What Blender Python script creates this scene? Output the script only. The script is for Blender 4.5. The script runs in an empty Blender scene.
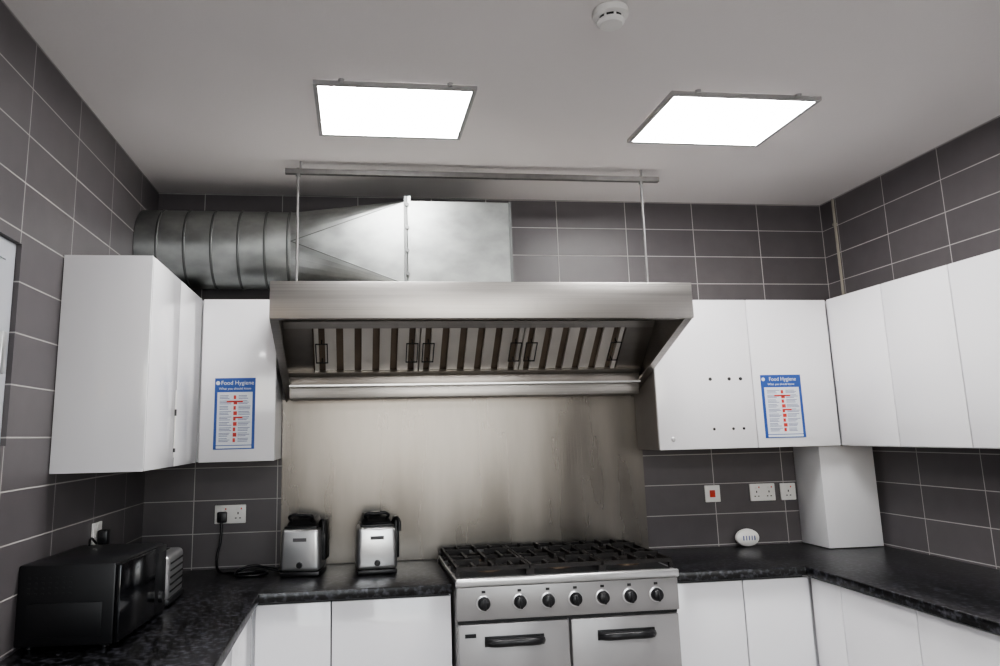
import bpy, bmesh, math, random
from mathutils import Vector, Matrix
random.seed(4)
W=3.65; H=2.756; YF=-5.6
sc=bpy.context.scene
# ---------------- materials ----------------
def srgb(r,g,b):
    f=lambda c:(c/12.92 if c<=.04045 else ((c+.055)/1.055)**2.4)
    return (f(r/255),f(g/255),f(b/255),1)
def mat(name,col,rough=.5,metal=0,var=.06,scale=(6,6,6),bump=0,bscale=None,emit=None,coat=0,rvar=0,detail=4,ramp=(.3,.7)):
    m=bpy.data.materials.new(name); m.use_nodes=True; nt=m.node_tree; N=nt.nodes; L=nt.links
    b=N['Principled BSDF']; b.inputs['Roughness'].default_value=rough; b.inputs['Metallic'].default_value=metal
    b.inputs['Coat Weight'].default_value=coat
    tc=N.new('ShaderNodeTexCoord'); mp=N.new('ShaderNodeMapping'); mp.inputs['Scale'].default_value=scale
    L.new(tc.outputs['Object'],mp.inputs['Vector'])
    n=N.new('ShaderNodeTexNoise'); n.inputs['Scale'].default_value=1; n.inputs['Detail'].default_value=detail
    L.new(mp.outputs[0],n.inputs['Vector'])
    r=N.new('ShaderNodeValToRGB'); r.color_ramp.elements[0].position=ramp[0]; r.color_ramp.elements[1].position=ramp[1]
    lo=tuple(c*max(0,(1-var)) for c in col[:3])+(1,); hi=tuple(min(1,c*(1+var)) for c in col[:3])+(1,)
    r.color_ramp.elements[0].color=lo; r.color_ramp.elements[1].color=hi
    L.new(n.outputs['Fac'],r.inputs['Fac']); L.new(r.outputs[0],b.inputs['Base Color'])
    if rvar:
        mr=N.new('ShaderNodeMapRange'); mr.inputs['To Min'].default_value=max(0,rough-rvar); mr.inputs['To Max'].default_value=rough+rvar
        L.new(n.outputs['Fac'],mr.inputs['Value']); L.new(mr.outputs[0],b.inputs['Roughness'])
    if bump:
        bp=N.new('ShaderNodeBump'); bp.inputs['Strength'].default_value=bump; bp.inputs['Distance'].default_value=.004
        if bscale:
            mp2=N.new('ShaderNodeMapping'); mp2.inputs['Scale'].default_value=bscale; L.new(tc.outputs['Object'],mp2.inputs['Vector'])
            n2=N.new('ShaderNodeTexNoise'); n2.inputs['Scale'].default_value=1; L.new(mp2.outputs[0],n2.inputs['Vector']); L.new(n2.outputs['Fac'],bp.inputs['Height'])
        else: L.new(n.outputs['Fac'],bp.inputs['Height'])
        L.new(bp.outputs[0],b.inputs['Normal'])
    if emit:
        b.inputs['Emission Color'].default_value=emit[0]; b.inputs['Emission Strength'].default_value=emit[1]
    return m
def tile_mat(name,bw):
    m=bpy.data.materials.new(name); m.use_nodes=True; nt=m.node_tree; N=nt.nodes; L=nt.links
    b=N['Principled BSDF']
    uv=N.new('ShaderNodeUVMap'); uv.uv_map='UVMap'
    br=N.new('ShaderNodeTexBrick'); br.offset=0; br.offset_frequency=2; br.squash=1
    br.inputs['Scale'].default_value=1; br.inputs['Brick Width'].default_value=bw; br.inputs['Row Height'].default_value=.1535
    br.inputs['Mortar Size'].default_value=.0022; br.inputs['Mortar Smooth'].default_value=.15; br.inputs['Bias'].default_value=0
    br.inputs['Color1'].default_value=srgb(96,92,93); br.inputs['Color2'].default_value=srgb(88,84,86)
    br.inputs['Mortar'].default_value=srgb(178,175,172)
    L.new(uv.outputs[0],br.inputs['Vector'])
    n=N.new('ShaderNodeTexNoise'); n.inputs['Scale'].default_value=9; n.inputs['Detail'].default_value=5; L.new(uv.outputs[0],n.inputs['Vector'])
    mx=N.new('ShaderNodeMix'); mx.data_type='RGBA'; mx.blend_type='OVERLAY'; mx.inputs['Factor'].default_value=.15
    L.new(br.outputs['Color'],mx.inputs['A']); L.new(n.outputs['Fac'],mx.inputs['B']); L.new(mx.outputs['Result'],b.inputs['Base Color'])
    mr=N.new('ShaderNodeMapRange'); mr.inputs['To Min'].default_value=.4; mr.inputs['To Max'].default_value=.8
    L.new(br.outputs['Fac'],mr.inputs['Value']); L.new(mr.outputs[0],b.inputs['Roughness'])
    bp=N.new('ShaderNodeBump'); bp.invert=True; bp.inputs['Strength'].default_value=.5; bp.inputs['Distance'].default_value=.002
    L.new(br.outputs['Fac'],bp.inputs['Height']); L.new(bp.outputs[0],b.inputs['Normal'])
    return m
M={}
M['tile']=tile_mat('grey_wall_tile',.39); M['tileR']=tile_mat('grey_wall_tile_side',.365)
M['ceil']=mat('ceiling_paint',srgb(228,223,221),.75,var=.015,scale=(1.5,1.5,1.5),bump=.15,bscale=(60,60,60))
M['plaster']=mat('painted_plaster',srgb(178,174,170),.7,var=.02)
M['floor']=mat('vinyl_floor',srgb(148,145,142),.5,var=.1,scale=(40,40,40))
M['white']=mat('white_gloss_door',srgb(236,235,237),.16,var=.012,scale=(2,2,2),coat=.4)
M['carc']=mat('white_carcass',srgb(228,228,230),.35,var=.01)
M['gap']=mat('shadow_gap_strip',srgb(90,88,90),.6)
M['cabside_shade']=mat('cupboard_side_shade_grey',srgb(150,144,138),.5,.1)  # shadow grey of the cupboard's side painted into its colour
M['boxing']=mat('boxing_paint',srgb(222,221,222),.5,var=.02)
M['granite']=mat('black_granite_laminate',srgb(40,40,44),.32,var=2.2,scale=(52,52,52),detail=8,bump=.03,ramp=(.49,.70))
M['steelH']=mat('brushed_steel_horizontal',srgb(178,175,171),.36,1,var=.1,scale=(1.2,30,260),bump=.05,rvar=.07)
M['steelV']=mat('brushed_steel_splashback',srgb(128,124,119),.28,1,var=.22,scale=(4.5,3,.9),bump=.04,bscale=(180,180,2),rvar=.1,detail=4)  # broad vertical blotches in the colour stand in for reflections
M['steelI']=mat('hood_inner_steel',srgb(162,157,152),.36,1,var=.15,scale=(4,6,9),rvar=.08)
M['filter']=mat('filter_steel',srgb(214,210,204),.38,.5,var=.06,scale=(5,5,5))
M['fdark']=mat('filter_recess',srgb(112,100,88),.6,.3,var=.2)
M['galv']=mat('galvanised_steel',srgb(160,163,161),.38,1,var=.17,scale=(9,14,14),rvar=.09,detail=8)
M['galvd']=mat('galvanised_seam',srgb(108,110,109),.45,.9,var=.1)
M['chrome']=mat('polished_steel',srgb(210,210,210),.28,.9,var=.05)
M['cook']=mat('cooker_silver_enamel',srgb(158,156,155),.36,.4,var=.04,scale=(3,3,3))
M['cookd']=mat('cooker_dark_gap',srgb(30,30,31),.5)
M['black']=mat('black_plastic',srgb(24,24,26),.35,var=.1)
M['blackg']=mat('black_gloss',srgb(14,14,17),.15,var=.1,coat=.2)
M['iron']=mat('cast_iron',srgb(34,31,30),.5,.3,var=.3,scale=(60,60,60),bump=.2)
M['brass']=mat('burner_ring_metal',srgb(92,80,68),.45,.8,var=.2,scale=(40,40,40))
M['plastic']=mat('white_plastic',srgb(232,230,226),.35,var=.01)
M['red']=mat('red_plastic',srgb(200,60,40),.4)
M['blue']=mat('poster_blue',srgb(40,80,155),.35,var=.03)
M['paper']=mat('poster_white',srgb(220,224,230),.4,var=.02)
M['pred']=mat('poster_red',srgb(200,60,50),.4)
M['pgrey']=mat('poster_print',srgb(90,102,145),.5)
M['strut']=mat('strut_steel',srgb(112,110,109),.5,.4,var=.15,scale=(20,20,20))
M['alu']=mat('panel_frame_aluminium',srgb(165,163,162),.4,.2)
M['led']=mat('led_diffuser',(1,1,1,1),.5,var=0,emit=((1,.99,.985,1),37))
M['upvc']=mat('window_upvc',srgb(190,192,198),.3,var=.01)
M['conduit']=mat('old_cable_cover',srgb(165,160,148),.5)
g=bpy.data.materials.new('window_glass'); g.use_nodes=True; b=g.node_tree.nodes['Principled BSDF']; b.inputs['Transmission Weight'].default_value=1; b.inputs['Roughness'].default_value=.15; b.inputs['IOR'].default_value=1.05
nn=g.node_tree.nodes.new('ShaderNodeTexNoise'); nn.inputs['Scale'].default_value=80; bb=g.node_tree.nodes.new('ShaderNodeBump'); bb.inputs['Strength'].default_value=.1; g.node_tree.links.new(nn.outputs['Fac'],bb.inputs['Height']); g.node_tree.links.new(bb.outputs[0],b.inputs['Normal'])
M['glass']=g
# ---------------- geometry helpers ----------------
def link(o): sc.collection.objects.link(o); return o
def obj_bm(name,bm,m,smooth=False):
    me=bpy.data.meshes.new(name); bmesh.ops.recalc_face_normals(bm,faces=bm.faces); bm.to_mesh(me); bm.free()
    me.materials.append(M[m] if isinstance(m,str) else m)
    if smooth:
        for p in me.polygons: p.use_smooth=True
        try: me.set_sharp_from_angle(angle=math.radians(35))
        except Exception: pass
    return link(bpy.data.objects.new(name,me))
def bm_box(bm,x0,x1,y0,y1,z0,z1):
    vs=[bm.verts.new((x,y,z)) for x in(x0,x1) for y in(y0,y1) for z in(z0,z1)]
    for f in((0,1,3,2),(4,6,7,5),(0,4,5,1),(2,3,7,6),(0,2,6,4),(1,5,7,3)): bm.faces.new([vs[i] for i in f])
class G:
    def __init__(s,name,loc=(0,0,0),rz=0):
        s.e=link(bpy.data.objects.new(name,None)); s.e.empty_display_size=.1; s.e.location=loc; s.loc=Vector(loc); s.e.rotation_euler=(0,0,rz); s.rz=rz
        s.abs=(rz==0)
    def add(s,o):
        o.parent=s.e
        if s.abs: o.matrix_parent_inverse=Matrix.Translation(-s.loc)
        return o
    def box(s,n,x0,x1,y0,y1,z0,z1,m,bev=0,seg=2):
        bm=bmesh.new(); bm_box(bm,x0,x1,y0,y1,z0,z1)
        if bev: bmesh.ops.bevel(bm,geom=list(bm.edges),offset=bev,segments=seg,profile=.5,affect='EDGES')
        return s.add(obj_bm(n,bm,m,smooth=bool(bev)))
    def boxes(s,n,L,m):
        bm=bmesh.new()
        for b in L: bm_box(bm,*b)
        return s.add(obj_bm(n,bm,m))
    def poly(s,n,verts,faces,m,smooth=False):
        bm=bmesh.new(); v=[bm.verts.new(p) for p in verts]
        for f in faces: bm.faces.new([v[i] for i in f])
        return s.add(obj_bm(n,bm,m,smooth))
    def prism_x(s,n,prof,x0,x1,m):  # prof: (y,z)
        k=len(prof); v=[(x0,)+p for p in prof]+[(x1,)+p for p in prof]
        f=[list(range(k)),list(range(k,2*k))]+[[i,(i+1)%k,k+(i+1)%k,k+i] for i in range(k)]
        return s.poly(n,v,f,m)
    def lathe(s,n,prof,org,axis,m,seg=28,sx=1): # prof: (r,h)
        ax=Vector(axis).normalized(); q=Vector((0,0,1)).rotation_difference(ax).to_matrix(); o=Vector(org)
        bm=bmesh.new(); rings=[]
        for r,h in prof:
            rings.append([bm.verts.new(o+q@Vector((sx*r*math.cos(2*math.pi*i/seg),r*math.sin(2*math.pi*i/seg),h))) for i in range(seg)])
        for a,b in zip(rings,rings[1:]):
            for i in range(seg): bm.faces.new((a[i],a[(i+1)%seg],b[(i+1)%seg],b[i]))
        bm.faces.new(rings[0]); bm.faces.new(rings[-1])
        return s.add(obj_bm(n,bm,m,True))
    def cyl(s,n,p0,p1,r,m,seg=20):
        p0=Vector(p0);p1=Vector(p1); return s.lathe(n,[(r,0),(r,(p1-p0).length)],p0,p1-p0,m,seg)
    def tube(s,n,pts,r,m,cyc=False,vec=False):
        c=bpy.data.curves.new(n,'CURVE'); c.dimensions='3D'; c.bevel_depth=r; c.bevel_resolution=3; c.resolution_u=8; c.use_fill_caps=True
        sp=c.splines.new('BEZIER'); sp.bezier_points.add(len(pts)-1); sp.use_cyclic_u=cyc
        for b,p in zip(sp.bezier_points,pts): b.co=p; b.handle_left_type=b.handle_right_type='VECTOR' if vec else 'AUTO'
        c.materials.append(M[m]); return s.add(link(bpy.data.objects.new(n,c)))
    def text(s,n,body,loc,size,m,rot=(math.pi/2,0,0)):
        c=bpy.data.curves.new(n,'FONT'); c.body=body; c.size=size; c.align_x='CENTER'; c.extrude=.0003; c.materials.append(M[m])
        o=link(bpy.data.objects.new(n,c)); o.location=loc; o.rotation_euler=rot; return s.add(o)
def wall(name,boxes,m,uvf=None):
    bm=bmesh.new()
    for b in boxes: bm_box(bm,*b)
    uvl=bm.loops.layers.uv.new('UVMap')
    if uvf:
        for f in bm.faces:
            c=f.calc_center_median()
            for l in f.loops: l[uvl].uv=uvf(l.vert.co,c)
    return obj_bm(name,bm,m)
# ---------------- room ----------------
t=.12
wall('wall_back',[(-t,1.5,0,t,0,H),(1.5,W+t,0,t,0,H)],'tile',lambda v,c:((v.x-.23+3.9) if c.x<1.5 else (v.x-3.26+3.9+.003),v.z-.91+1.535))
wy0,wy1,wz0,wz1=-2.45,-1.45,1.50,2.10
wall('wall_left',[(-t,0,wy1,0,0,H),(-t,0,YF,wy0,0,H),(-t,0,wy0,wy1,0,wz0),(-t,0,wy0,wy1,wz1,H)],'tile',lambda v,c:(v.y+1.07+7.8,v.z-.91+1.535))
wall('wall_right',[(W,W+t,YF,0,0,H)],'tileR',lambda v,c:(v.y+.5+7.3,v.z-.91+1.535))
fx0,fx1,fz0,fz1=.55,3.1,.95,2.35
wall('wall_front',[(-t,fx0,YF-t,YF,0,H),(fx1,W+t,YF-t,YF,0,H),(fx0,fx1,YF-t,YF,0,fz0),(fx0,fx1,YF-t,YF,fz1,H)],'plaster')
wall('ceiling',[(-t,W+t,YF-t,t,H,H+.1)],'ceil')
wall('floor',[(-t,W+t,YF-t,t,-.1,0)],'floor')
w=G('window_1',(-.04,-1.94,wz0))
w.boxes('frame',[(-.07,-.015,wy1-.06,wy1-.002,wz0+.002,wz1-.002),(-.07,-.015,wy0+.002,wy0+.06,wz0+.002,wz1-.002),(-.07,-.015,wy0+.06,wy1-.06,wz0+.002,wz0+.06),(-.07,-.015,wy0+.06,wy1-.06,wz1-.06,wz1-.002),(-.065,-.02,-1.97,-1.91,wz0+.06,wz1-.06)],'upvc')
w.boxes('opener_sash',[(-.06,-.005,-1.57,-1.53,wz0+.07,wz1-.07),(-.06,-.005,-1.9,-1.86,wz0+.07,wz1-.07),(-.06,-.005,-1.86,-1.57,wz1-.11,wz1-.07),(-.06,-.005,-1.86,-1.57,wz0+.07,wz0+.11)],'upvc')
w.box('glass',-.045,-.04,wy0+.06,wy1-.06,wz0+.06,wz1-.06,'glass')
w.box('handle',-.004,.02,-1.565,-1.535,1.7,1.82,'chrome',.005)
w=G('added_fill_window',(1.8,YF-.05,fz0))  # unseen window added behind the camera to bring in more ambient light
w.boxes('frame',[(fx0+.002,fx0+.06,YF-.08,YF-.02,fz0+.002,fz1-.002),(fx1-.06,fx1-.002,YF-.08,YF-.02,fz0+.002,fz1-.002),(fx0+.06,fx1-.06,YF-.08,YF-.02,fz0+.002,fz0+.06),(fx0+.06,fx1-.06,YF-.08,YF-.02,fz1-.06,fz1-.002),(1.35,1.43,YF-.08,YF-.02,fz0+.06,fz1-.06),(2.22,2.3,YF-.08,YF-.02,fz0+.06,fz1-.06)],'upvc')
p=G('pipe_boxing',(3.52,-.11,.9))
p.box('casing',3.33,3.627,-.23,-.002,.903,1.402,'boxing',.003)
p.box('side_fillet',3.627,W-.002,-.2,-.002,.903,1.402,'boxing')
p=G('trim_1',(W,-.1,2.2)); p.box('cable_cover',W-.014,W-.002,-.13,-.118,2.16,H-.003,'conduit',.003)
p.box('cable_clip',W-.018,W-.002,-.134,-.114,2.6,2.612,'conduit')
# ---------------- wall cabinets ----------------
zb,zt,c=1.405,2.146,.2965
xr=3.412
def doorslab(G_,n,x0,x1,y0,y1,z0,z1): return G_.box(n,x0,x1,y0,y1,z0,z1,'white',.003)
CAB='hanging_kitchen_cupboard'
g1=G(CAB,(.15,-.7,zb))
g1.box('carcass',.002,c-.022,-1.118,-.302,zb+.002,zt-.002,'carc')
g1.box('end_panel',.002,c,-1.136,-1.12,zb,zt,'white',.002)
g1.box('door_gap',c-.021,c-.012,-1.115,-.31,zb+.004,zt-.004,'gap')
doorslab(g1,'door_1',c-.018,c,-1.117,-.712,zb,zt); doorslab(g1,'door_2',c-.018,c,-.708,-.30,zb,zt)
g1.box('seam_strip',c+.001,c+.004,-.735,-.728,1.44,1.70,'plastic')  # thin pale strip with two dark tabs beside the door seam
g1.boxes('seam_tabs',[(c+.001,c+.006,-.74,-.725,1.6,1.625),(c+.001,c+.006,-.74,-.725,1.46,1.475)],'cookd')
g2=G(CAB,(.3,-.15,zb))
g2.box('carcass',c-.018,.635,-c+.022,-.002,zb+.002,zt-.002,'carc')
doorslab(g2,'door',c+.006,.635,-c,-c+.018,zb,zt)
g3=G(CAB,(3,-.15,zb))
g3.box('carcass',2.48,xr-.004,-c+.022,-.008,zb+.002,zt-.002,'carc')
g3.box('end_panel',2.46,2.478,-c+.019,-.008,zb,zt,'cabside_shade')
g3.box('door_gap',2.48,3.35,-c+.016,-c+.021,zb+.004,zt-.004,'gap')
doorslab(g3,'door_1',2.460,2.967,-c,-c+.018,zb,zt); doorslab(g3,'door_2',2.971,xr-.004,-c,-c+.018,zb,zt)
for i,(x,z) in enumerate([(2.745,1.745),(2.845,1.745),(2.905,1.745),(2.745,1.50),(2.90,1.50),(2.845,1.50)]):
    g3.cyl('screw_hole_%d'%i,(x,-c-.0015,z),(x,-c+.001,z),.009 if z>1.6 else .007,'cookd',12)
g3.lathe('cam_lock',[(.011,0),(.011,.006),(.007,.009)],(2.53,-c,1.455),(0,-1,0),'chrome',16)
g4=G(CAB,(W-.15,-.9,zb))
g4.box('carcass',xr+.022,W-.002,-1.96,-.004,zb+.002,zt-.002,'carc')
g4.box('door_gap',xr+.016,xr+.021,-1.95,-c-.01,zb+.004,zt-.004,'gap')
ys=[-c-.001,-.70,-1.095,-1.51,-1.96]
for i in range(4): doorslab(g4,'door_%d'%(i+1),xr,xr+.018,ys[i+1]+.002,ys[i]-.002,zb,zt)
g4.box('light_pelmet',xr+.03,xr+.045,-1.95,-.31,zb-.004,zb+.001,'carc')
# ---------------- base cabinets / worktops ----------------
def poly_slab(G_,n,pts,z0,z1,m,bev=0):
    bm=bmesh.new(); v=[bm.verts.new((x,y,z0)) for x,y in pts]; f=bm.faces.new(v)
    r=bmesh.ops.extrude_face_region(bm,geom=[f]); bmesh.ops.translate(bm,verts=[e for e in r['geom'] if isinstance(e,bmesh.types.BMVert)],vec=(0,0,z1-z0))
    if bev: bmesh.ops.bevel(bm,geom=list(bm.edges),offset=bev,segments=2,profile=.5,affect='EDGES')
    return G_.add(obj_bm(n,bm,m,bool(bev)))
XL,XR,CD=.62,2.95,.62
XK0,XK1=1.392,2.35
a=G('worktop',(.3,-.6,.86)); poly_slab(a,'slab',[(.002,-.002),(XK0,-.002),(XK0,-CD),(XL,-CD),(XL,-3.0),(.002,-3.0)],.862,.9,'granite',.004)
a=G('worktop',(3.3,-.6,.86)); poly_slab(a,'slab',[(XK1,-.002),(W-.002,-.002),(W-.002,-3.0),(XR,-3.0),(XR,-CD),(XK1,-CD)],.862,.9,'granite',.004)
b=G('base_cabinet',(.9,-.3,0))
b.box('carcass',.57,XK0-.002,-.57,-.002,.12,.858,'carc'); b.box('plinth',.57,XK0-.002,-.53,-.51,.001,.118,'gap')
b.box('door_gap',.61,XK0-.01,-.573,-.5705,.13,.855,'gap')
doorslab(b,'door_1',.605,.90,-.594,-.574,.125,.85); doorslab(b,'door_2',.905,XK0-.004,-.594,-.574,.125,.85)
b=G('base_cabinet',(.3,-1.5,0))
b.box('carcass',.002,.568,-2.98,-.002,.12,.858,'carc'); b.box('plinth',.51,.53,-2.98,-.6,.001,.118,'gap')
yy=[-.598,-1.08,-1.56,-2.04,-2.52,-2.98]
for i in range(5): doorslab(b,'door_%d'%(i+1),.574,.594,yy[i+1]+.003,yy[i]-.003,.125,.85)
b=G('base_cabinet',(2.7,-.3,0))
b.box('carcass',XK1+.002,3.01,-.57,-.002,.12,.858,'carc'); b.box('plinth',XK1+.002,3.01,-.53,-.51,.001,.118,'gap')
b.box('door_gap',XK1+.01,2.96,-.573,-.5705,.13,.855,'gap')
doorslab(b,'door_1',XK1+.004,2.664,-.594,-.574,.125,.85); doorslab(b,'door_2',2.669,2.972,-.594,-.574,.125,.85)
b=G('base_cabinet',(3.3,-1.5,0))
b.box('carcass',3.012,W-.002,-2.98,-.002,.12,.858,'carc'); b.box('plinth',3.04,3.06,-2.98,-.6,.001,.118,'gap')
b.box('door_gap',3.006,3.011,-2.97,-.61,.13,.855,'gap')
yy=[-.598,-.8,-1.22,-1.64,-2.1,-2.55,-2.98]
for i in range(6): doorslab(b,'door_%d'%(i+1),2.98,3.0,yy[i+1]+.002,yy[i]-.002,.125,.85)
# ---------------- splashback ----------------
s=G('splashback_panel',(1.55,-.003,.9)); s.box('sheet',.64,2.485,-.006,-.001,.903,1.69,'steelV')
# ---------------- hood ----------------
h=G('extractor_hood',(1.55,-.4,1.7))
X0,X1=.657,2.447; HY=-.79
h.box('front_fascia',X0,X1,HY,HY+.012,1.975,2.13,'steelH',.003)
h.box('top_panel',X0,X1,HY+.012,-.012,2.118,2.13,'steelH')
h.box('back_panel',X0,X1,-.02,-.009,1.69,2.118,'steelI')
h.box('lip_return',X0+.008,X1-.008,HY+.012,HY+.045,1.975,1.985,'steelH')
prof=[(HY+.012,2.118),(HY+.012,1.978),(-.05,1.69),(-.021,1.68),(-.021,2.118)]
h.prism_x('side_panel_1',prof,X0,X0+.008,'steelH'); h.prism_x('side_panel_2',prof,X1-.008,X1,'steelH')
def edge_strip(n,x0,x1):
    a=Vector((HY+.012,1.978));b2=Vector((-.05,1.69)); d=(b2-a).normalized(); nn_=Vector((-d.y,d.x))*.008
    if nn_.y<0: nn_=-nn_
    h.prism_x(n,[tuple(a),tuple(b2),tuple(b2+nn_),tuple(a+nn_)],x0,x1,'steelH')
edge_strip('side_edge_1',X0+.008,X0+.035); edge_strip('side_edge_2',X1-.035,X1-.008)
h.box('grease_trough',X0+.03,X1-.03,-.19,-.022,1.685,1.745,'steelH',.004)
h.box('trough_back',X0+.03,X1-.03,-.20,-.185,1.745,1.79,'steelI',.003)
h.box('trough_lip',X0+.03,X1-.03,-.215,-.185,1.742,1.750,'chrome')
# sloping filter bank
A=Vector((-.19,1.81)); B=Vector((-.40,2.015)); d=(B-A).normalized(); n2=Vector((-abs(d.y),-abs(d.x)))
def slope_box(n,x0,x1,t0,t1,h0,h1,m):
    P=[A+d*t0+n2*h0,A+d*t1+n2*h0,A+d*t1+n2*h1,A+d*t0+n2*h1]; return h.prism_x(n,[tuple(q) for q in P],x0,x1,m)
LF=(B-A).length
slope_box('filter_backing',X0+.01,X1-.01,-.02,LF+.02,-.03,-.02,'fdark')
slope_box('blank_panel_1',X0+.01,.80,-.02,LF+.02,-.018,-.004,'steelI')
slope_box('blank_panel_2',2.30,X1-.01,-.02,LF+.02,-.018,-.004,'steelI')
slope_box('bottom_channel',X0+.02,X1-.02,-.03,.01,-.004,.012,'steelH')
slope_box('top_channel',X0+.02,X1-.02,LF-.02,LF+.02,-.004,.012,'steelH')
fx=[.805,1.30,1.795,2.29]
for k in range(3):
    x0,x1=fx[k]+.003,fx[k+1]-.003
    slope_box('filter_%d_edge_a'%k,x0,x0+.02,.01,LF-.01,-.018,.006,'filter'); slope_box('filter_%d_edge_b'%k,x1-.02,x1,.01,LF-.01,-.018,.006,'filter')
    pit=(x1-x0-.036-.03)/5
    for j in range(5):
        xc=x0+.018+.015+pit*(j+.5)
        slope_box('filter_%d_baffle_%d'%(k,j),xc-.026,xc+.026,.012,LF-.012,-.012,.0,'filter')
        slope_box('filter_%d_fold_%d'%(k,j),xc-.026,xc-.022,.012,LF-.012,0,.005,'filter')
    for xh in(x0+.035,x1-.035):
        q0=A+d*(LF*.3)+n2*.004; q1=A+d*(LF*.68)+n2*.004; o0=q0+n2*.03; o1=q1+n2*.03
        h.tube('filter_%d_handle'%k,[(xh-.026,)+tuple(o0),(xh+.026,)+tuple(o0),(xh+.026,)+tuple(o1),(xh-.026,)+tuple(o1)],.0035,'cookd',cyc=True,vec=True)
        h.tube('filter_%d_handle_pin'%k,[(xh,)+tuple(q0),(xh,)+tuple(o0)],.003,'cookd',vec=True)
        h.tube('filter_%d_handle_pin_b'%k,[(xh,)+tuple(q1),(xh,)+tuple(o1)],.003,'cookd',vec=True)
h.prism_x('inner_ceiling',[(-.42,2.03),(-.74,2.085),(-.74,2.095),(-.42,2.04)],X0+.01,X1-.01,'steelI')
# ---------------- duct ----------------
D=G('ventilation_duct',(.9,-.25,2.42)); cy,cz,R=-.198,2.405,.188
D.cyl('round_duct',(.003,cy,cz),(.70,cy,cz),R,'galv',48)
for i,x in enumerate([.10,.22,.34,.46,.58,.685]): D.lathe('seam_ring_%d'%i,[(R+.001,-.006),(R+.004,-.003),(R+.004,.003),(R+.001,.006)],(x,cy,cz),(1,0,0),'galvd',48)
by0,by1,bz0,bz1=-.46,-.03,2.185,2.585
FX=1.232
vs=[];fs=[];n=32
for i in range(n): vs.append((.70,cy+R*math.cos(2*math.pi*i/n),cz+R*math.sin(2*math.pi*i/n)))
cor=[(by1,bz1),(by0,bz1),(by0,bz0),(by1,bz0)]
for q in cor: vs.append((FX,)+q)
for k in range(4):
    for i in range(8): fs.append([n+k,(k*8+i)%n,(k*8+i+1)%n])
    fs.append([n+k,((k+1)*8)%n,n+(k+1)%4])
D.poly('transition',vs,fs,'galv')
for k,q in enumerate([cor[1],cor[2]]):
    D.tube('crease_%d'%k,[(.70,cy-R,cz),(FX,)+q],.002,'galvd',vec=True)
D.box('flange_1',FX-.01,FX+.003,by0-.018,by1+.012,bz0-.018,bz1+.018,'galvd'); D.box('flange_2',FX+.006,FX+.02,by0-.018,by1+.012,bz0-.018,bz1+.018,'galv')
for i,z in enumerate([2.23,2.34,2.45,2.56]): D.lathe('flange_bolt_%d'%i,[(.009,0),(.009,.008)],(FX+.0045,by0-.02,z),(0,-1,0),'galvd',8)
D.box('square_elbow',FX+.02,1.728,by0,by1,2.135,bz1,'galv')
D.box('elbow_seam',1.72,1.732,by0-.004,by1,2.135,bz1+.003,'galvd')
# ---------------- support rail ----------------
r=G('hood_support_rail',(1.57,-.48,2.7))
r.box('strut_channel',.68,2.465,-.50,-.476,2.694,2.718,'strut')
for i,x in enumerate([.738,2.375]):
    r.cyl('threaded_rod_%d'%i,(x,-.49,2.131),(x,-.49,2.722),.006,'strut',10)
    r.lathe('nut_%d'%i,[(.011,0),(.011,.01)],(x,-.49,2.683),(0,0,1),'strut',6)
for i,x in enumerate([.75,2.38]): r.cyl('ceiling_fixing_%d'%i,(x,-.49,2.718),(x,-.49,H-.001),.006,'alu',10)
# ---------------- ceiling lights ----------------
def led(x0,x1,y0,y1,th=.018):
    l=G('led_ceiling_panel',((x0+x1)/2,(y0+y1)/2,H)); q=.016
    l.boxes('frame',[(x0,x1,y0,y0+q,H-th,H-.002),(x0,x1,y1-q,y1,H-th,H-.002),(x0,x0+q,y0+q,y1-q,H-th,H-.002),(x1-q,x1,y0+q,y1-q,H-th,H-.002)],'alu')
    l.box('diffuser',x0+q,x1-q,y0+q,y1-q,H-th+.001,H-.006,'led')
    for i,(x,y) in enumerate([(x0+.1,y0-.008),(x1-.1,y0-.008),(x0+.1,y1+.008),(x1-.1,y1+.008)]): l.lathe('clip_%d'%i,[(.009,0),(.012,.01)],(x,y,H-.012),(0,0,1),'alu',10)
led(.85,1.44,-1.29,-.83); led(2.175,2.78,-1.315,-.85)
led(.84,1.45,-4.3,-3.8); led(2.175,2.785,-4.3,-3.8)  # unseen panels added behind the camera to brighten the room
sd=G('smoke_detector',(1.765,-1.80,H)); sy=-1.80; sx_=1.765
sd.lathe('base',[(.053,0),(.055,-.008),(.053,-.02),(.044,-.024)],(sx_,sy,H-.001),(0,0,1),'plastic',32)
sd.lathe('vent_ring',[(.036,-.024),(.036,-.034)],(sx_,sy,H-.001),(0,0,1),'cookd',32)
sd.lathe('cap',[(.041,-.034),(.041,-.04),(.034,-.048),(.015,-.05)],(sx_,sy,H-.001),(0,0,1),'plastic',32)
for i in range(8):
    an=i*math.pi/4; x,y=sx_+.037*math.cos(an),sy+.037*math.sin(an); sd.box('rib_%d'%i,x-.003,x+.003,y-.003,y+.003,H-.036,H-.024,'plastic')
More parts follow.
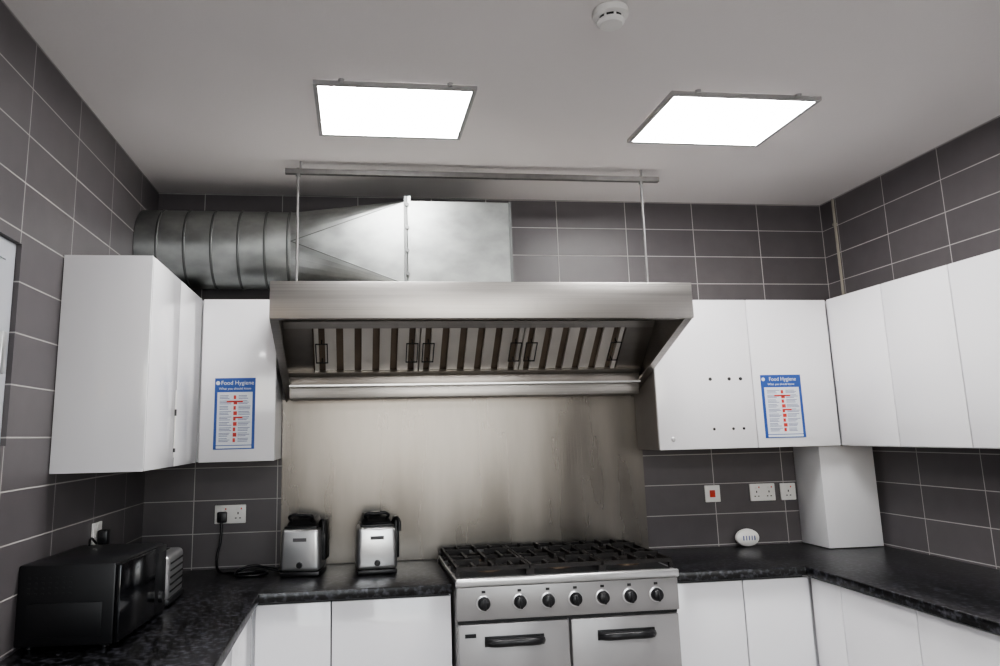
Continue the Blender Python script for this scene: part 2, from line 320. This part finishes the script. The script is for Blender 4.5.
# ---------------- cooker ----------------
k=G('range_cooker',(1.87,-.35,0))
x0,x1=1.403,2.338
k.box('body',x0,x1,-.635,-.03,.06,.90,'cook')
k.box('plinth',x0+.02,x1-.02,-.60,-.58,.062,.13,'cookd')
for i,(x,y) in enumerate([(x0+.05,-.58),(x1-.05,-.58),(x0+.05,-.08),(x1-.05,-.08)]): k.cyl('foot_%d'%i,(x,y,0.001),(x,y,.06),.02,'black')
k.box('hob_tray',x0-.005,x1+.005,-.672,-.03,.905,.925,'chrome',.006)
k.box('hob_front_rim',x0-.006,x1+.006,-.682,-.662,.895,.928,'chrome',.008,3)
k.box('hob_deck',x0+.02,x1-.02,-.645,-.07,.925,.928,'cookd')
k.box('rear_upstand',x0,x1,-.05,-.03,.925,.945,'cook',.003)
k.box('control_panel',x0,x1,-.672,-.635,.765,.893,'cook',.004)
k.box('panel_shadow_gap',x0+.005,x1-.005,-.655,-.634,.752,.765,'cookd')
for i,x in enumerate([1.512,1.66,1.778,1.893,2.009,2.125,2.24]):
    k.lathe('knob_%d_bezel'%i,[(.031,0),(.031,.003),(.027,.005)],(x,-.672,.83),(0,-1,0),'chrome')
    k.lathe('knob_%d'%i,[(.026,0),(.025,.014),(.02,.026),(.017,.028)],(x,-.676,.83),(0,-1,0),'black')
    k.box('knob_%d_grip'%i,x-.005,x+.005,-.71,-.70,.808,.852,'black',.002)
    k.box('knob_%d_mark'%i,x-.008,x+.008,-.6725,-.6715,.868,.878,'cookd')
for i,(a0,a1) in enumerate([(x0+.004,1.862),(1.872,x1-.004)]):
    k.box('oven_door_%d'%i,a0,a1,-.668,-.637,.17,.75,'cook',.006)
    m_=(a0+a1)/2; hx=.118
    k.box('handle_recess_%d'%i,m_-hx-.004,m_+hx+.004,-.6705,-.667,.662,.702,'cookd',.0015)
    k.tube('door_handle_%d'%i,[(m_-hx+.006,-.672,.68),(m_-hx+.03,-.70,.684),(m_,-.708,.686),(m_+hx-.03,-.70,.684),(m_+hx-.006,-.672,.68)],.016,'black')
k.box('badge',x0+.03,x0+.075,-.6705,-.667,.70,.715,'black')
bx=[1.56,1.87,2.18]
for i,x in enumerate(bx):
    for j,y in enumerate([-.50,-.22]):
        k.lathe('burner_%d_%d'%(i,j),[(.058,0),(.055,.008),(.044,.01),(.042,.016)],(x,y,.928),(0,0,1),'brass')
        k.lathe('burner_cap_%d_%d'%(i,j),[(.046,0),(.046,.006),(.036,.012),(.012,.013)],(x,y,.944),(0,0,1),'iron')
    L=[]
    w_=.147; z0,z1=.951,.966; bt=.0055
    for yy_ in(-.64,-.36,-.08): L.append((x-w_,x+w_,yy_-bt,yy_+bt,z0,z1))
    for xx in(x-w_,x+w_): L.append((xx-bt,xx+bt,-.64,-.08,z0,z1))
    for yc in(-.50,-.22):
        L+= [(x-w_,x-.035,yc-bt,yc+bt,z0,z1+.008),(x+.035,x+w_,yc-bt,yc+bt,z0,z1+.008),(x-bt,x+bt,yc+.035,yc+.14,z0,z1+.008),(x-bt,x+bt,yc-.14,yc-.035,z0,z1+.008)]
        for sx in(-1,1):
            L+=[(x+sx*.08-bt,x+sx*.08+bt,yc-.14,yc-.06,z0,z1+.006),(x+sx*.08-bt,x+sx*.08+bt,yc+.06,yc+.14,z0,z1+.006)]
            L+=[(x+sx*.08-bt,x+sx*.08+bt,yc-.068,yc-.055,z0-.012,z0),(x+sx*.08-bt,x+sx*.08+bt,yc+.055,yc+.068,z0-.012,z0)]
    for xx in(x-w_,x+w_):
        for yy_ in(-.635,-.5,-.36,-.22,-.085): L.append((xx-.008,xx+.008,yy_-.008,yy_+.008,.928,z0))
    k.boxes('pan_support_%d'%i,L,'iron')
# ---------------- microwave ----------------
mw=G('microwave_oven',(.165,-1.10,.9),rz=math.radians(-4))
mw.box('casing',-.15,.135,-.215,.215,.012,.245,'black',.006)
mw.box('door_glass',.136,.15,-.213,.10,.016,.24,'blackg',.004)
mw.box('control_strip',.136,.149,.103,.213,.016,.24,'black',.004)
mw.lathe('dial',[(.02,0),(.018,.012)],(.149,.158,.07),(1,0,0),'black'); mw.box('display',.149,.1505,.12,.2,.19,.22,'cookd')
mw.boxes('side_vents',[(-.12+.02*i,-.112+.02*i,-.2165,-.2145,z,z+.005) for i in range(7) for z in(.16,.175,.19,.205)],'cookd')
mw.box('side_pressing',-.12,.10,-.2175,-.2145,.04,.135,'black',.001)
for i,(x,y) in enumerate([(-.12,-.18),(.1,-.18),(-.12,.18),(.1,.18)]): mw.cyl('foot_%d'%i,(x,y,.001),(x,y,.012),.012,'black')
# ---------------- toaster ----------------
to=G('toaster',(.25,-.68,.9))
to.box('body',.13,.315,-.8,-.56,.915,1.085,'chrome',.02,4)
to.box('base',.125,.32,-.805,-.555,.905,.93,'black',.006)
to.boxes('slots',[(.16,.19,-.77,-.6,1.0835,1.0865),(.24,.27,-.77,-.6,1.0835,1.0865)],'cookd')
to.box('end_panel',.14,.305,-.815,-.801,.93,1.07,'chrome',.008)
to.box('lever_slot',.252,.268,-.8165,-.8145,.95,1.05,'cookd')
to.box('lever',.24,.28,-.835,-.816,1.02,1.035,'black',.004)
to.lathe('browning_dial',[(.012,0),(.01,.01)],(.19,-.815,.97),(0,-1,0),'black',16)
to.boxes('grill_lines',[(.316,.318,-.78,-.58,z,z+.006) for z in(.95,.975,1.0,1.025,1.05)],'cookd')
for i,(x,y) in enumerate([(.15,-.78),(.30,-.78),(.15,-.58),(.30,-.58)]): to.cyl('foot_%d'%i,(x,y,.901),(x,y,.906),.01,'black')
# ---------------- fryers ----------------
def fryer(x,y,rz):
    f=G('deep_fat_fryer',(x,y,.9),rz)
    f.box('base',-.088,.088,-.09,.10,.001,.022,'black',.006)
    bm=bmesh.new(); bm_box(bm,-.09,.09,-.09,.10,.022,.205)
    for v in bm.verts:
        if v.co.z>.1: v.co.x*=.93; v.co.y*=.95
    bmesh.ops.bevel(bm,geom=list(bm.edges),offset=.018,segments=4,profile=.5,affect='EDGES'); f.add(obj_bm('body',bm,'chrome',True))
    f.box('rim',-.074,.074,-.074,.086,.203,.214,'black',.005)
    bm=bmesh.new(); bm_box(bm,-.07,.07,-.065,.082,.214,.245)
    for v in bm.verts:
        if v.co.z>.24: v.co.x*=.8; v.co.y=v.co.y*.75+.012; v.co.z+=(v.co.y)*.15
    bmesh.ops.bevel(bm,geom=list(bm.edges),offset=.01,segments=3,profile=.5,affect='EDGES'); f.add(obj_bm('lid',bm,'black',True))
    f.lathe('filter_cap',[(.03,0),(.03,.01),(.022,.014)],(0.0,.02,.247),(0,0,1),'blackg')
    f.tube('lid_handle',[(-.045,-.05,.235),(-.05,-.07,.256),(0,-.075,.262),(.05,-.07,.256),(.045,-.05,.235)],.007,'black')
    f.tube('basket_handle',[(.07,.0,.2),(.09,-.04,.235),(.10,-.06,.225),(.10,-.07,.18)],.008,'black')
    f.box('control_head',.083,.105,-.03,.07,.06,.235,'black',.006)
    f.lathe('thermostat',[(.014,0),(.012,.01)],(0,-.09,.05),(0,-1,0),'black')
    f.box('label',-.03,.03,-.0905,-.0885,.15,.165,'gap')
fryer(.765,-.22,math.radians(-8)); fryer(1.09,-.25,math.radians(3))
# ---------------- sockets ----------------
def socket_back(name,x0,x1,z0,z1,gang,redsw=False):
    s=G(name,((x0+x1)/2,0,z0)); s.box('faceplate',x0,x1,-.012,-.001,z0,z1,'plastic',.003)
    wd=(x1-x0)/gang
    for i in range(gang):
        xc=x0+wd*(i+.5)
        if redsw: s.box('rocker',xc-.018,xc+.012,-.017,-.0121,(z0+z1)/2-.018,(z0+z1)/2+.018,'red',.002)
        else:
            s.box('switch_%d'%i,xc-.008,xc+.008,-.016,-.0121,z1-.026,z1-.01,'plastic',.002)
            s.boxes('pins_%d'%i,[(xc-.003,xc+.003,-.0125,-.0119,z0+.042,z0+.052),(xc-.014,xc-.006,-.0125,-.0119,z0+.022,z0+.027),(xc+.006,xc+.014,-.0125,-.0119,z0+.022,z0+.027)],'cookd')
            s.box('neon_%d'%i,xc+.012,xc+.018,-.0128,-.0119,z1-.022,z1-.014,'red')
    return s
s=socket_back('electrical_socket',.33,.475,1.108,1.194,2)
pl=G('mains_plug',(.365,-.03,1.13)); pl.box('plug_body',.345,.39,-.04,-.0165,1.115,1.165,'black',.006)
pl.tube('cable',[(.367,-.035,1.115),(.368,-.05,1.04),(.355,-.06,.95),(.37,-.09,.908),(.45,-.16,.906),(.55,-.15,.906),(.6,-.2,.906),(.52,-.25,.906),(.46,-.2,.906),(.52,-.14,.93),(.62,-.16,.915),(.67,-.17,.906)],.006,'black')
socket_back('fused_switch',2.81,2.892,1.125,1.21,1,True)
socket_back('electrical_socket',3.06,3.2,1.122,1.21,2)
socket_back('electrical_socket',3.232,3.317,1.122,1.208,1)
s=G('electrical_socket',(0,-.655,1.1)); s.box('faceplate',.001,.012,-.70,-.61,1.115,1.20,'plastic',.003); s.box('switch',.0121,.016,-.67,-.65,1.178,1.194,'plastic',.002)
pl=G('mains_plug',(.03,-.65,1.11)); pl.box('plug_body',.0165,.055,-.682,-.632,1.112,1.172,'black',.007)
pl.tube('cable',[(.04,-.655,1.115),(.05,-.7,1.09),(.045,-.78,1.14),(.06,-.88,1.165),(.08,-.95,1.152)],.0045,'black')
af=G('air_freshener',(3.0,-.04,.9)); af.lathe('shell',[(.02,0),(.038,.004),(.044,.014),(.042,.028),(.032,.036),(.012,.04)],(3.0,-.03,.946),(0,-1,0),'plastic',32,sx=1.45)
for i,x in enumerate([-.03,-.015,0,.015,.03]): af.box('slot_%d'%i,3.0+x-.0025,3.0+x+.0025,-.0715,-.064,.935,.957,'pgrey')
# ---------------- posters ----------------
def poster(x0,x1,z0,z1):
    y=-c-.0015; p=G('food_hygiene_poster',((x0+x1)/2,y,z0))
    w_=x1-x0; h_=z1-z0
    p.box('sheet',x0,x1,y-.001,y+.001,z0,z1,'blue'); 
    p.box('content_area',x0+.07*w_,x1-.07*w_,y-.002,y-.001,z0+.06*h_,z1-.2*h_,'paper')
    p.text('title','Food Hygiene',((x0+x1)/2+.01,y-.0015,z1-.095*h_),.026,'paper')
    p.text('subtitle','What you should know',((x0+x1)/2,y-.0015,z1-.165*h_),.015,'paper')
    p.lathe('logo',[(.009,0),(.009,.001)],(x0+.014,y-.001,z1-.07*h_),(0,-1,0),'paper',16)
    L1=[];L2=[]
    for r_ in range(9):
        zz=z1-.25*h_-r_*.075*h_
        for q in range(2):
            xa=x0+(.12+.46*q)*w_
            for u in range(3): L2.append((xa+.01*w_,xa+(.2+.12*random.random())*w_,y-.0026,y-.002,zz-u*.02*h_-.004*h_,zz-u*.02*h_+.004*h_))
        L1.append((x0+.47*w_,x0+(.53+.03*(r_%2))*w_,y-.0028,y-.002,zz-.05*h_,zz+.004*h_))
        if r_ in(1,4): L1.append((x0+(.3 if r_%2 else .5)*w_,x0+.7*w_,y-.0028,y-.002,zz-.02*h_,zz+.004*h_))
    p.boxes('print_lines',L2,'pgrey'); p.boxes('warning_symbols',L1,'pred')
    p.box('footer',x0+.07*w_,x1-.07*w_,y-.0026,y-.001,z0+.015*h_,z0+.05*h_,'paper')
poster(.365,.545,1.46,1.78); poster(3.01,3.225,1.45,1.762)
# ---------------- added fill: unseen area lamp behind the camera, at the added rear window ----------------
ld=bpy.data.lights.new('added_fill_light','AREA'); ld.shape='RECTANGLE'; ld.size=fx1-fx0-.1; ld.size_y=fz1-fz0-.1; ld.energy=48; ld.color=(.92,.96,1)
lo=link(bpy.data.objects.new('added_fill_light',ld)); lo.location=((fx0+fx1)/2,YF-.1,(fz0+fz1)/2); lo.rotation_euler=(math.radians(90),0,0)
# ---------------- world & camera ----------------
wd=bpy.data.worlds.new('sky'); sc.world=wd; wd.use_nodes=True; nt=wd.node_tree; bg=nt.nodes['Background']
sk=nt.nodes.new('ShaderNodeTexSky'); sk.sky_type='NISHITA'; sk.sun_disc=False; sk.sun_elevation=math.radians(35); sk.sun_rotation=math.radians(200)
nt.links.new(sk.outputs[0],bg.inputs['Color']); bg.inputs['Strength'].default_value=.25
f,yaw,pi_,ro=731.43,.1319,.1737,-.0231
r0=Vector((math.cos(yaw),-math.sin(yaw),0)); fh=Vector((math.sin(yaw),math.cos(yaw),0)); zz=Vector((0,0,1))
F=fh*math.cos(pi_)+zz*math.sin(pi_); U0=-fh*math.sin(pi_)+zz*math.cos(pi_)
Rr=r0*math.cos(ro)+U0*math.sin(ro); U=-r0*math.sin(ro)+U0*math.cos(ro)
cam=bpy.data.cameras.new('camera'); co=link(bpy.data.objects.new('camera',cam)); cam.sensor_width=36; cam.lens=f/1000*36
cam.shift_x=.0475; cam.shift_y=-.0269; cam.clip_start=.05
m4=Matrix.Identity(4)
for i in range(3): m4[i][0]=Rr[i]; m4[i][1]=U[i]; m4[i][2]=-F[i]
m4[0][3],m4[1][3],m4[2][3]=1.005,-3.7452,1.5034
co.matrix_world=m4; sc.camera=co
sc.view_settings.view_transform='AgX'; sc.view_settings.look='AgX - Medium High Contrast'; sc.view_settings.exposure=0
